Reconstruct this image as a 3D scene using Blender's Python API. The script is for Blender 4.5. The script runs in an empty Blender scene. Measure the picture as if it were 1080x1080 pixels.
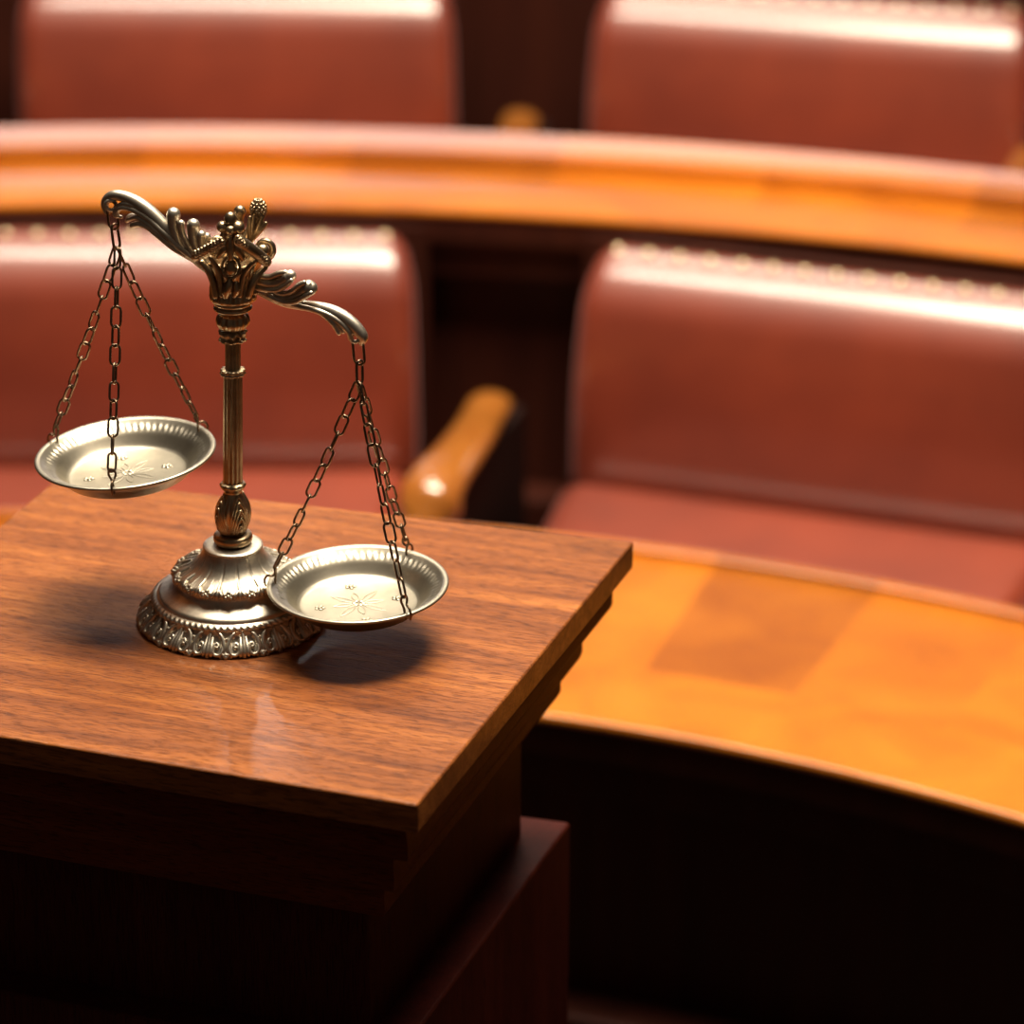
import bpy, bmesh, math, random
from mathutils import Vector, Matrix
random.seed(7)
R = math.radians
COL = bpy.context.scene.collection
PI = math.pi

# ------------------------------------------------------------ camera geometry
FPX = 3600.0
TH = R(24.5)
CT, ST = math.cos(TH), math.sin(TH)
HC = 2.40                      # camera height
ZT = 1.25                      # pedestal top height

def on_z(px, py, z):
    u = (px - 540) / FPX; v = (540 - py) / FPX
    t = (HC - z) / (ST - v * CT)
    return Vector((u * t, t * (CT + v * ST), z))

def on_y(px, py, y):
    u = (px - 540) / FPX; v = (540 - py) / FPX
    t = y / (CT + v * ST)
    return Vector((u * t, y, HC - t * (ST - v * CT)))

# ------------------------------------------------------------ object helpers
def link(name, bm, mat, parent=None, smooth=True, loc=None, rotz=None, autos=None):
    me = bpy.data.meshes.new(name)
    bmesh.ops.recalc_face_normals(bm, faces=bm.faces[:])
    bm.to_mesh(me); bm.free()
    for p in me.polygons: p.use_smooth = smooth
    if autos is not None:
        try: me.set_sharp_from_angle(angle=R(autos))
        except Exception: pass
    me.materials.append(mat)
    o = bpy.data.objects.new(name, me)
    COL.objects.link(o)
    if smooth and autos is not None and autos < 50:
        wn = o.modifiers.new('wn', 'WEIGHTED_NORMAL'); wn.weight = 100; wn.keep_sharp = True
    if parent: o.parent = parent
    if loc is not None: o.location = loc
    if rotz is not None: o.rotation_euler = (0, 0, rotz)
    return o

def empty(name, loc, label, cat, group=None, rotz=0):
    o = bpy.data.objects.new(name, None)
    o.empty_display_size = .05
    COL.objects.link(o); o.location = loc; o.rotation_euler = (0, 0, rotz)
    o['label'] = label; o['category'] = cat
    if group: o['group'] = group
    return o

# ------------------------------------------------------------ mesh helpers
def tube(bm, pts, rad, n=10, flat=1.0, up=None, cap=True):
    """swept tube with per point radius; flat squashes it along the 'up' normal"""
    pts = [Vector(p) for p in pts]
    if not hasattr(rad, '__len__'): rad = [rad] * len(pts)
    rings = []
    prev = None
    for i, p in enumerate(pts):
        a = pts[max(0, i - 1)]; b = pts[min(len(pts) - 1, i + 1)]
        d = (b - a).normalized()
        if prev is None:
            ref = Vector(up) if up is not None else (Vector((0, 0, 1)) if abs(d.z) < .9 else Vector((1, 0, 0)))
            nrm = (ref - d * ref.dot(d)).normalized()
        else:
            nrm = (prev - d * prev.dot(d)).normalized()
        prev = nrm
        bi = d.cross(nrm)
        rings.append([bm.verts.new(p + (nrm * math.cos(2 * PI * k / n) * flat + bi * math.sin(2 * PI * k / n)) * rad[i]) for k in range(n)])
    for a, b in zip(rings, rings[1:]):
        for k in range(n):
            bm.faces.new((a[k], a[(k + 1) % n], b[(k + 1) % n], b[k]))
    if cap:
        bm.faces.new(rings[0][::-1]); bm.faces.new(rings[-1])

def smooth_pts(pts, sub=6):
    """Catmull-Rom through tuples of any length"""
    P = [list(p) for p in pts]
    P = [P[0]] + P + [P[-1]]
    out = []
    for i in range(1, len(P) - 2):
        for s in range(sub):
            t = s / sub
            out.append([0.5 * ((2 * b) + (-a + c) * t + (2 * a - 5 * b + 4 * c - d) * t * t + (-a + 3 * b - 3 * c + d) * t ** 3)
                        for a, b, c, d in zip(P[i - 1], P[i], P[i + 1], P[i + 2])])
    out.append(P[-2])
    return out

def finger(bm, path, n=10, flat=1.0, sub=5, up=None):
    """path of (x,y,z,r) smoothed, with rounded ends"""
    s = smooth_pts(path, sub)
    pts = [Vector(q[:3]) for q in s]; rr = [max(q[3], 1e-5) for q in s]
    # rounded ends
    d0 = (pts[0] - pts[1]).normalized(); d1 = (pts[-1] - pts[-2]).normalized()
    head = [(pts[0] + d0 * rr[0] * math.sin(a), rr[0] * math.cos(a)) for a in (R(80), R(50), R(25))]
    tail = [(pts[-1] + d1 * rr[-1] * math.sin(a), rr[-1] * math.cos(a)) for a in (R(25), R(50), R(80))]
    allp = head + list(zip(pts, rr)) + tail
    tube(bm, [a[0] for a in allp], [a[1] for a in allp], n, flat, up)

def ball(bm, c, r, sx=1, sy=1, sz=1, seg=16, rings=10, rot=None):
    M = Matrix.Translation(Vector(c))
    if rot is not None: M = M @ rot
    M = M @ Matrix.Diagonal((r * sx, r * sy, r * sz, 1))
    top = bm.verts.new(M @ Vector((0, 0, 1))); bot = bm.verts.new(M @ Vector((0, 0, -1)))
    rr = []
    for i in range(1, rings):
        a = PI * i / rings
        rr.append([bm.verts.new(M @ Vector((math.sin(a) * math.cos(2 * PI * k / seg), math.sin(a) * math.sin(2 * PI * k / seg), math.cos(a)))) for k in range(seg)])
    for k in range(seg):
        bm.faces.new((top, rr[0][k], rr[0][(k + 1) % seg]))
        bm.faces.new((bot, rr[-1][(k + 1) % seg], rr[-1][k]))
    for a, b in zip(rr, rr[1:]):
        for k in range(seg):
            bm.faces.new((a[k], b[k], b[(k + 1) % seg], a[(k + 1) % seg]))

def lathe(bm, prof, n=128, mod=None, axis=None, closed_ends=True):
    """prof: (r,z); mod(theta, i, r, z)->(r,z); axis(z)->(x,y)"""
    rings = []
    for i, (r, z) in enumerate(prof):
        ring = []
        for k in range(n):
            th = 2 * PI * k / n
            rr, zz = (r, z) if mod is None else mod(th, i, r, z)
            ax, ay = axis(zz) if axis else (0, 0)
            ring.append(bm.verts.new((ax + rr * math.cos(th), ay + rr * math.sin(th), zz)))
        rings.append(ring)
    for a, b in zip(rings, rings[1:]):
        for k in range(n):
            bm.faces.new((a[k], a[(k + 1) % n], b[(k + 1) % n], b[k]))
    if closed_ends:
        bm.faces.new(rings[0][::-1]); bm.faces.new(rings[-1])
    return rings

def bevel_mesh(bm, w, seg=3, ang=30):
    bm.normal_update()
    es = [e for e in bm.edges if len(e.link_faces) == 2 and e.calc_face_angle(0) > R(ang)]
    bmesh.ops.bevel(bm, geom=es, offset=w, segments=seg, profile=.5, affect='EDGES')

def box(bm, x0, x1, y0, y1, z0, z1):
    v = [bm.verts.new(p) for p in ((x0, y0, z0), (x1, y0, z0), (x1, y1, z0), (x0, y1, z0), (x0, y0, z1), (x1, y0, z1), (x1, y1, z1), (x0, y1, z1))]
    for f in ((0, 3, 2, 1), (4, 5, 6, 7), (0, 1, 5, 4), (1, 2, 6, 5), (2, 3, 7, 6), (3, 0, 4, 7)):
        bm.faces.new([v[i] for i in f])
    return v

# ------------------------------------------------------------ materials
def mat(name):
    m = bpy.data.materials.new(name); m.use_nodes = True
    nt = m.node_tree
    b = nt.nodes['Principled BSDF']
    return m, nt, b

def N(nt, typ, **kw):
    n = nt.nodes.new(typ)
    for k, v in kw.items():
        if k.startswith('i_'):
            n.inputs[k[2:].replace('_', ' ')].default_value = v
        else: setattr(n, k, v)
    return n

def ramp(nt, fac, stops):
    r = nt.nodes.new('ShaderNodeValToRGB')
    el = r.color_ramp.elements
    while len(el) < len(stops): el.new(.5)
    for e, (p, c) in zip(el, stops):
        e.position = p; e.color = (*c, 1)
    nt.links.new(fac, r.inputs[0])
    return r

def wood(name, c_dark, c_mid, c_light, scale=(3, 60, 60), rough=.35, coat=.3, coat_rough=.15, pores=True, bump=.15, plank=None, spec=.5, cior=1.5):
    m, nt, b = mat(name)
    L = nt.links.new
    tc = N(nt, 'ShaderNodeTexCoord')
    mp = N(nt, 'ShaderNodeMapping'); mp.inputs['Scale'].default_value = scale
    L(tc.outputs['Object'], mp.inputs[0])
    n1 = N(nt, 'ShaderNodeTexNoise', i_Scale=1.0, i_Detail=6.0, i_Roughness=.6, i_Distortion=.6)
    L(mp.outputs[0], n1.inputs['Vector'])
    mp2 = N(nt, 'ShaderNodeMapping'); mp2.inputs['Scale'].default_value = tuple(s * .22 for s in scale)
    L(tc.outputs['Object'], mp2.inputs[0])
    n2 = N(nt, 'ShaderNodeTexNoise', i_Scale=1.0, i_Detail=3.0, i_Roughness=.5, i_Distortion=1.2)
    L(mp2.outputs[0], n2.inputs['Vector'])
    mix = N(nt, 'ShaderNodeMix', data_type='FLOAT'); mix.inputs[0].default_value = .45
    L(n1.outputs[0], mix.inputs[2]); L(n2.outputs[0], mix.inputs[3])
    r = ramp(nt, mix.outputs[0], [(.30, c_dark), (.5, c_mid), (.70, c_light)])
    col = r.outputs[0]
    if plank:
        # broad veneer fields of differing tone
        vo = N(nt, 'ShaderNodeTexNoise', i_Scale=plank, i_Detail=1.0)
        L(tc.outputs['Object'], vo.inputs['Vector'])
        rr = ramp(nt, vo.outputs[0], [(.42, (.72, .62, .55)), (.58, (1, 1, 1))])
        mx = N(nt, 'ShaderNodeMix', data_type='RGBA', blend_type='MULTIPLY'); mx.inputs[0].default_value = 1
        L(col, mx.inputs[6]); L(rr.outputs[0], mx.inputs[7]); col = mx.outputs[2]
    hsrc = n1.outputs[0]
    if pores:
        mp3 = N(nt, 'ShaderNodeMapping'); mp3.inputs['Scale'].default_value = (scale[0] * 12, scale[1] * 9, scale[2] * 9)
        L(tc.outputs['Object'], mp3.inputs[0])
        n3 = N(nt, 'ShaderNodeTexNoise', i_Scale=1.0, i_Detail=2.0)
        L(mp3.outputs[0], n3.inputs['Vector'])
        r3 = ramp(nt, n3.outputs[0], [(.36, (.42, .36, .33)), (.47, (1, 1, 1))])
        mx = N(nt, 'ShaderNodeMix', data_type='RGBA', blend_type='MULTIPLY'); mx.inputs[0].default_value = .8
        L(col, mx.inputs[6]); L(r3.outputs[0], mx.inputs[7]); col = mx.outputs[2]
        ad = N(nt, 'ShaderNodeMath', operation='ADD')
        L(n1.outputs[0], ad.inputs[0]); L(r3.outputs[0], ad.inputs[1]); hsrc = ad.outputs[0]
    L(col, b.inputs['Base Color'])
    bp = N(nt, 'ShaderNodeBump'); bp.inputs['Strength'].default_value = bump; bp.inputs['Distance'].default_value = .0006
    L(hsrc, bp.inputs['Height']); L(bp.outputs[0], b.inputs['Normal'])
    b.inputs['Roughness'].default_value = rough
    b.inputs['Specular IOR Level'].default_value = spec
    b.inputs['Coat Weight'].default_value = coat
    b.inputs['Coat Roughness'].default_value = coat_rough
    b.inputs['Coat IOR'].default_value = cior
    return m

def metal(name, c1, c2, r0=.25, r1=.42, bump=.15, nscale=120):
    m, nt, b = mat(name)
    L = nt.links.new
    tc = N(nt, 'ShaderNodeTexCoord')
    n1 = N(nt, 'ShaderNodeTexNoise', i_Scale=nscale * .5, i_Detail=5.0, i_Roughness=.6)
    L(tc.outputs['Object'], n1.inputs['Vector'])
    r = ramp(nt, n1.outputs[0], [(.35, c1), (.62, c2)])
    L(r.outputs[0], b.inputs['Base Color'])
    mr = N(nt, 'ShaderNodeMapRange'); mr.inputs[3].default_value = r1; mr.inputs[4].default_value = r0
    L(n1.outputs[0], mr.inputs[0]); L(mr.outputs[0], b.inputs['Roughness'])
    n2 = N(nt, 'ShaderNodeTexNoise', i_Scale=nscale * 4, i_Detail=3.0)
    L(tc.outputs['Object'], n2.inputs['Vector'])
    bp = N(nt, 'ShaderNodeBump'); bp.inputs['Strength'].default_value = bump; bp.inputs['Distance'].default_value = .0004
    L(n2.outputs[0], bp.inputs['Height']); L(bp.outputs[0], b.inputs['Normal'])
    b.inputs['Metallic'].default_value = 1
    return m

def leather(name, c1, c2, rough=.5):
    m, nt, b = mat(name)
    L = nt.links.new
    tc = N(nt, 'ShaderNodeTexCoord')
    n1 = N(nt, 'ShaderNodeTexNoise', i_Scale=5.0, i_Detail=3.0)
    L(tc.outputs['Object'], n1.inputs['Vector'])
    r = ramp(nt, n1.outputs[0], [(.35, c1), (.65, c2)])
    L(r.outputs[0], b.inputs['Base Color'])
    vo = N(nt, 'ShaderNodeTexVoronoi', i_Scale=350.0)
    L(tc.outputs['Object'], vo.inputs['Vector'])
    bp = N(nt, 'ShaderNodeBump'); bp.inputs['Strength'].default_value = .15; bp.inputs['Distance'].default_value = .0006
    L(vo.outputs[0], bp.inputs['Height'])
    L(bp.outputs[0], b.inputs['Normal'])
    b.inputs['Roughness'].default_value = rough
    b.inputs['Specular IOR Level'].default_value = .9
    b.inputs['Coat Weight'].default_value = .85
    b.inputs['Coat Roughness'].default_value = .2
    b.inputs['Coat IOR'].default_value = 1.75
    b.inputs['Sheen Weight'].default_value = .32
    b.inputs['Sheen Roughness'].default_value = .35
    b.inputs['Sheen Tint'].default_value = (1, .66, .70, 1)
    return m

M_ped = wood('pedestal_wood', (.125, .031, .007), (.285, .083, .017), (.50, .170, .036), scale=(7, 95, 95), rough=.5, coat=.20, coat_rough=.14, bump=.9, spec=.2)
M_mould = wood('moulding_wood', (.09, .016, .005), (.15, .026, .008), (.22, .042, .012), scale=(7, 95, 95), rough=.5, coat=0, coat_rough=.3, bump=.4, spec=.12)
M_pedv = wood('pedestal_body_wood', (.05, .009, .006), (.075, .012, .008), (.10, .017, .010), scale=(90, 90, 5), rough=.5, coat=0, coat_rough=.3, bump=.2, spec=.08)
def desk_wood(name, r0, border):
    """varnished veneer laid in radial fields with a plain border along the front edge"""
    m, nt, b = mat(name)
    L = nt.links.new
    def math_(op, a, c=None):
        n = nt.nodes.new('ShaderNodeMath'); n.operation = op
        for k, v in enumerate((a, c)):
            if v is None: continue
            if isinstance(v, (int, float)): n.inputs[k].default_value = v
            else: L(v, n.inputs[k])
        return n.outputs[0]
    tc = N(nt, 'ShaderNodeTexCoord'); sx = N(nt, 'ShaderNodeSeparateXYZ'); L(tc.outputs['Object'], sx.inputs[0])
    X = sx.outputs[0]; Y = math_('ADD', sx.outputs[1], r0)
    rad = math_('SQRT', math_('ADD', math_('MULTIPLY', X, X), math_('MULTIPLY', Y, Y)))
    ang = math_('ARCTAN2', X, Y)
    idx = math_('FLOOR', math_('MULTIPLY', ang, 12.0))
    wn = N(nt, 'ShaderNodeTexWhiteNoise'); wn.noise_dimensions = '1D'; L(idx, wn.inputs['W'])
    inner = math_('GREATER_THAN', rad, r0 + border)
    co = N(nt, 'ShaderNodeCombineXYZ'); L(math_('MULTIPLY', ang, 14.0), co.inputs[0]); L(math_('MULTIPLY', rad, 9.0), co.inputs[1]); L(math_('MULTIPLY', math_('MULTIPLY', idx, inner), 3.7), co.inputs[2])
    n1 = N(nt, 'ShaderNodeTexNoise', i_Scale=1.0, i_Detail=5.0, i_Roughness=.55, i_Distortion=.8); L(co.outputs[0], n1.inputs['Vector'])
    r = ramp(nt, n1.outputs[0], [(.32, (.48, .130, .008)), (.5, (.60, .178, .010)), (.68, (.68, .215, .014))])
    tone = ramp(nt, wn.outputs[0], [(0, (.66, .62, .75)), (.45, (.86, .83, .9)), (1, (1.0, 1.0, 1.0))])
    mx = N(nt, 'ShaderNodeMix', data_type='RGBA', blend_type='MULTIPLY'); L(inner, mx.inputs[0])
    L(r.outputs[0], mx.inputs[6]); L(tone.outputs[0], mx.inputs[7]); L(mx.outputs[2], b.inputs['Base Color'])
    b.inputs['Roughness'].default_value = .36; b.inputs['Specular IOR Level'].default_value = .3
    b.inputs['Coat Weight'].default_value = .7; b.inputs['Coat Roughness'].default_value = .035; b.inputs['Coat IOR'].default_value = 1.75
    return m
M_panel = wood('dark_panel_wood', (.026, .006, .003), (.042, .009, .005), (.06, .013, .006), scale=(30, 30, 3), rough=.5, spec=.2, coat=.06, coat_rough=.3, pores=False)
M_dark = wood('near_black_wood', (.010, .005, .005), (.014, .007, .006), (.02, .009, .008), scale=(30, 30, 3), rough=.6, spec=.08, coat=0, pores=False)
M_arm = wood('armrest_wood', (.30, .085, .014), (.42, .14, .022), (.52, .19, .035), scale=(30, 6, 30), rough=.3, coat=1, coat_rough=.14, cior=1.9, pores=False)
M_leather = leather('red_leather', (.205, .024, .006), (.295, .039, .010))
M_silver = metal('antique_silver', (.50, .45, .37), (.80, .74, .63), .34, .48)
M_pan = metal('pan_metal', (.36, .33, .27), (.52, .48, .39), .33, .43, bump=.08, nscale=60)
M_bronze = metal('aged_brass', (.34, .25, .15), (.56, .43, .28), .26, .40)
M_chain = metal('dark_chain_metal', (.16, .11, .075), (.30, .21, .14), .25, .4)
M_nail = metal('nail_brass', (.55, .42, .25), (.7, .55, .35), .25, .4)

# ------------------------------------------------------------ PEDESTAL
F = on_z(440, 849, ZT); B = on_z(668.5, 571, ZT); A0 = on_z(0, 776, ZT); Dl = on_z(62, 503, ZT); D2 = on_z(4, 551, ZT)
def isect(p, q, r_, s_):
    d1 = q - p; d2 = s_ - r_
    k = ((r_.x - p.x) * d2.y - (r_.y - p.y) * d2.x) / (d1.x * d2.y - d1.y * d2.x)
    return p + d1 * k
FL = isect(F, A0, Dl, D2)
PR = R(-18.5)
PC = (F + B + FL + Dl) / 4
root_ped = empty('pedestal', (PC.x, PC.y, 0), 'reddish-brown wooden pedestal with a stepped moulded top in the foreground', 'pedestal', rotz=PR)
Rm = Matrix.Rotation(-PR, 3, 'Z')
quad = []
for p in (FL, F, B, Dl):
    q = Rm @ Vector((p.x - PC.x, p.y - PC.y, 0)); quad.append((q.x, q.y))

def offset(poly, d):
    n = len(poly); out = []
    for i in range(n):
        p0 = Vector(poly[i - 1]); p1 = Vector(poly[i]); p2 = Vector(poly[(i + 1) % n])
        e1 = (p1 - p0).normalized(); e2 = (p2 - p1).normalized()
        n1 = Vector((-e1.y, e1.x)); n2 = Vector((-e2.y, e2.x))
        a = p1 + n1 * d; 
        # intersect line a + s e1 with p1 + n2 d + t e2
        c = p1 + n2 * d
        den = e1.x * e2.y - e1.y * e2.x
        s = ((c.x - a.x) * e2.y - (c.y - a.y) * e2.x) / den
        out.append(tuple(a + e1 * s))
    return out

def prism_profile(bm, prof):
    """prof list of (inset, z) from top to bottom around quad"""
    rings = []
    for d, z in prof:
        rings.append([bm.verts.new((x, y, z)) for x, y in offset(quad, d)])
    for a, b in zip(rings, rings[1:]):
        for k in range(4):
            bm.faces.new((a[k], b[k], b[(k + 1) % 4], a[(k + 1) % 4]))
    bm.faces.new(rings[0]); bm.faces.new(rings[-1][::-1])

bm = bmesh.new(); prism_profile(bm, [(0, ZT), (0, ZT - .0235)]); bevel_mesh(bm, .0022, 3)
link('top_slab', bm, M_ped, root_ped, autos=40)
# moulding: three stepped mouldings, each with a rounded nose
def nose(i0, z0, z1, r=.004):
    return [(i0 + r, z0), (i0 + r * .3, z0 - r * .3), (i0, z0 - r), (i0, z1 + r), (i0 + r * .3, z1 + r * .3), (i0 + r, z1)]
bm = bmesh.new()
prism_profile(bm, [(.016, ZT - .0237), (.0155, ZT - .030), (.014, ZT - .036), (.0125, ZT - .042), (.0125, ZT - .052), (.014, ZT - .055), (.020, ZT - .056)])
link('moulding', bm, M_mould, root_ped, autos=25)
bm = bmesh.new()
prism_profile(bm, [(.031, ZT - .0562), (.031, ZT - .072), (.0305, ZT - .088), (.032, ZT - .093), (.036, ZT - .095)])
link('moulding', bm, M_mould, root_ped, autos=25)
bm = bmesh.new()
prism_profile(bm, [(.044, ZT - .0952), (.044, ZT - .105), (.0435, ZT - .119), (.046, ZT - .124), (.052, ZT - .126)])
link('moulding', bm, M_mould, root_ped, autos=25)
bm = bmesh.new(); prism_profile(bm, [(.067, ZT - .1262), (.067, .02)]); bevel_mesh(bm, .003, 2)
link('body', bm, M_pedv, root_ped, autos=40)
# lower plinth whose top shows at the right of the body
Bc = offset(quad, .067)[2]
bw = Matrix.Rotation(PR, 3, 'Z') @ Vector((Bc[0], Bc[1], 0)) + Vector((PC.x, PC.y, 0))
vv = (540 - 880) / FPX
tt = bw.y / (CT + vv * ST)
ZP = HC - tt * (ST - vv * CT)
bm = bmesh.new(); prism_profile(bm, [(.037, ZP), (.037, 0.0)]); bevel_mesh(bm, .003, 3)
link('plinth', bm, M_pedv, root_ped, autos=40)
print('plinth z', ZP, 'corner', bw)

# ------------------------------------------------------------ BALANCE SCALE
X0, Y0 = on_z(245.6, 650, ZT).x, on_z(245.6, 650, ZT).y
SC = (HC - ZT) / (ST + (110 / FPX) * CT) / FPX      # metres per photo pixel at the base
LEAN = .034
root_s = empty('balance_scale', (X0, Y0, ZT), 'ornate silver and brass balance scale with two hanging pans on the pedestal', 'scale')
ORG = Vector((X0, Y0, ZT))
def hz(py):
    return on_y(248, py, Y0).z - ZT
def rp(rpx, py):
    v = (540 - py) / FPX
    return rpx * (Y0 / (CT + v * ST)) / FPX
def ax(z): return (LEAN * max(z, 0), 0)
def prof(lst, sub=1):
    out = [(rp(r, p), hz(p)) for r, p in lst]
    if sub > 1: out = [tuple(q) for q in smooth_pts(out, sub)]
    return out
def LP(px, py, dy=0.0):
    """a point of the scale at depth offset dy (metres), in its local frame"""
    return on_y(px, py, Y0 + dy) - ORG

# --- base
bm = bmesh.new()
NB = 16      # number of lobes on the foot
foot = [(97.5, 649.5), (98.5, 647.5), (97, 645), (93, 641), (88.5, 637.5), (85.5, 634), (84.5, 631), (84, 629.5)]
fp = prof(foot, 3)
def footmod(th, i, r, z):
    k = i / (len(fp) - 1)
    w = (1 - k)
    lob = abs(math.sin(NB * th / 2))
    r2 = r + SC * (1.6 * math.cos(NB * th) * w + .5 * math.sin(NB * 2 * th + 1) * w)
    z2 = z + SC * 4.0 * (1 - lob) ** 2 * max(0, 1 - k * 3)
    return r2, z2
lathe(bm, [(rp(70, 649), SC * 3)] + fp, 352, lambda th, i, r, z: (r, z) if i == 0 else footmod(th, i - 1, r, z), ax)
# rope band
rope = [(84, 630), (85, 629), (85.4, 627.5), (84.5, 625.8), (82.6, 624.6), (80.5, 624)]
rpf = prof(rope, 3)
def ropemod(th, i, r, z):
    k = i / (len(rpf) - 1)
    w = math.sin(PI * k)
    return r + SC * 1.1 * w * math.cos(76 * th + 5 * k), z
lathe(bm, rpf, 532, ropemod, ax, False)
body = [(81, 624.2), (79.5, 623.4), (79, 622), (77, 620), (72, 618), (66, 615.6), (61.5, 612.8), (59.3, 610), (58.5, 607.4)]
lathe(bm, prof(body, 4), 128, None, ax, False)
# floral shoulder
sh = [(57.5, 607.2), (60.6, 606.4), (61.6, 604.4), (61, 602.2), (58.6, 600.2), (54.5, 598.3), (49.5, 596.4), (44.8, 594.2), (40.8, 591.4), (37.2, 588), (34.4, 584), (32.4, 580.2), (31.2, 577.2), (30.8, 576), (31.6, 575.2), (31.3, 574), (29.6, 573.2), (27, 572.7), (19, 572.2), (5, 572)]
shp = prof(sh, 4)
NF = 16
def shmod(th, i, r, z):
    k = i / (len(shp) - 1)
    # acanthus relief on the lower shoulder, fluting above
    a = math.exp(-((k - .17) / .11) ** 2)
    rel = .5 * math.cos(NF * th) + .4 * math.cos(3 * NF * th + 22 * k)
    fl = math.exp(-((k - .45) / .10) ** 2)
    flute = -.9 * max(0, math.cos(NF * th + PI)) ** 10
    rim = math.exp(-((k - .72) / .05) ** 2) * .35 * math.cos(60 * th)
    return r + SC * (a * rel + fl * flute + rim), z + SC * a * .5 * math.cos(NF * th)
lathe(bm, shp, 512, shmod, ax, False)

def on_prof(pf, k):
    k = max(0, min(.9999, k)) * (len(pf) - 1); i = int(k); f = k - i
    return pf[i][0] * (1 - f) + pf[i + 1][0] * f, pf[i][1] * (1 - f) + pf[i + 1][1] * f
def wrap(pf, th, k, out=0):
    r, z = on_prof(pf, k)
    r += out
    return Vector((ax(z)[0] + r * math.cos(th), r * math.sin(th), z))
# C scrolls wrapped round the foot
for j in range(NB):
    c = 2 * PI * j / NB
    for sgn in (-1, 1):
        # big C-scroll, small counter-scroll and a leaf rising to the rope band
        for (uc, kc, su, sk, a0, turns, r0_) in ((.10, .42, .075, .34, .55, 2.3, 2.3), (.035, .16, .035, .16, -.5, 1.7, 1.7)):
            path = []; rr = []
            for q in range(30):
                a = q / 29
                ang = PI * a0 + a * PI * turns
                rad = 1.0 - .78 * a
                path.append(wrap(fp, c + sgn * (uc + su * rad * math.cos(ang)), max(.02, kc + sk * rad * math.sin(ang)), SC * (.9 + .8 * a))); rr.append(SC * (r0_ - .7 * a))
            tube(bm, path, rr, 7)
        path = [wrap(fp, c + sgn * (.015 + .085 * a * a), .30 + .66 * a, SC * (1.0 + 1.3 * math.sin(PI * a))) for a in [q / 9 for q in range(10)]]
        tube(bm, path, [SC * (1.0 + 1.7 * math.sin(PI * q / 9)) for q in range(10)], 7)
    for dd in (-.045, 0, .045):
        path = [wrap(fp, c + PI / NB + dd * (1 - .3 * a), .10 + (.80 - 4 * abs(dd)) * a, SC * (1.2 + 1.6 * math.sin(PI * a) - 8 * abs(dd))) for a in [q / 8 for q in range(9)]]
        tube(bm, path, [SC * (.9 + 1.9 * math.sin(PI * (.1 + .8 * q / 8))) for q in range(9)], 7)
    ball(bm, wrap(fp, c, .04, SC * .8), SC * 3.4, seg=10, rings=6)
    ball(bm, wrap(fp, c, .62, SC * 1.2), SC * 2.8, .8, .8, 1.3, seg=8, rings=6)
    ball(bm, wrap(fp, c + PI / NB, .08, SC * .3), SC * 2.8, seg=8, rings=6)
    ball(bm, wrap(fp, c + .10, .42, SC * 1.2), SC * 2.0, seg=8, rings=6)
    ball(bm, wrap(fp, c - .10, .42, SC * 1.2), SC * 2.0, seg=8, rings=6)
# leaves and flowers on the shoulder
for j in range(NF):
    c = 2 * PI * (j + .5) / NF
    for s in (-1, 0, 1):
        path = [wrap(shp, c + s * .10 * math.sin(PI * .5 * a), .07 + (.30 - .09 * abs(s)) * (1 - a), SC * .9) for a in [q / 6 for q in range(7)]]
        tube(bm, path, [SC * (.4 + 2.0 * math.sin(PI * (.1 + .75 * q / 6))) for q in range(7)], 7)
    c2 = c + PI / NF
    for q in range(5):
        ball(bm, wrap(shp, c2 + .075 * math.cos(q * 2 * PI / 5 + .3), .16 + .055 * math.sin(q * 2 * PI / 5 + .3), SC * 1.2), SC * 2.7, seg=8, rings=5)
    ball(bm, wrap(shp, c2, .16, SC * 2.4), SC * 2.4, seg=8, rings=5)
    path = [wrap(shp, c2, .24 + .16 * a, SC * .5) for a in [q / 5 for q in range(6)]]
    tube(bm, path, [SC * (1.2 - 1.0 * q / 5) for q in range(6)], 6)
for v in bm.verts: v.co.z = max(v.co.z, .0003)
link('base', bm, M_silver, root_s, autos=60)

# --- column
bm = bmesh.new()
col1 = [(8, 572), (17.5, 571.6), (20, 569.6), (20.8, 566.4), (20, 563.2), (17.6, 561.6), (13.5, 560.6), (12, 559)]
lathe(bm, prof(col1, 4), 96, None, ax, False)
bulb = [(12, 559.5), (12.6, 558), (15, 553), (16.9, 546.5), (17.3, 540), (16.2, 533), (13.6, 527), (11, 522), (9.6, 518.5), (10.5, 516), (12.8, 513.6), (13.6, 511.5), (13, 509.4), (10.6, 508.2), (10, 507)]
bp_ = prof(bulb, 4)
def bulbmod(th, i, r, z):
    k = i / (len(bp_) - 1)
    w = math.exp(-((k - .26) / .17) ** 2)
    rib = 1.0 * math.cos(20 * th + 14 * (k - .3) * math.sin(4 * th))
    r += SC * w * rib * .7
    r2 = math.exp(-((k - .82) / .05) ** 2)
    return r + SC * r2 * .6 * math.cos(10 * th), z
lathe(bm, bp_, 200, bulbmod, ax, False)
# shell leaves on the bulb
for j in range(4):
    c = -PI / 2 + .55 + j * PI / 2
    for q in range(5):
        wd = .74 - q * .14; 
        path = []
        for s in range(13):
            a = -1 + 2 * s / 12
            path.append(wrap(bp_, c + wd * a, .05 + (.47 - q * .08) * math.cos(a * PI / 2) ** .7 if abs(a) < .999 else .05, SC * (.5 + .3 * q)))
        tube(bm, path, SC * 1.35, 7)
    ball(bm, wrap(bp_, c, .14, SC * .8), SC * 3.2, seg=12, rings=8)
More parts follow.
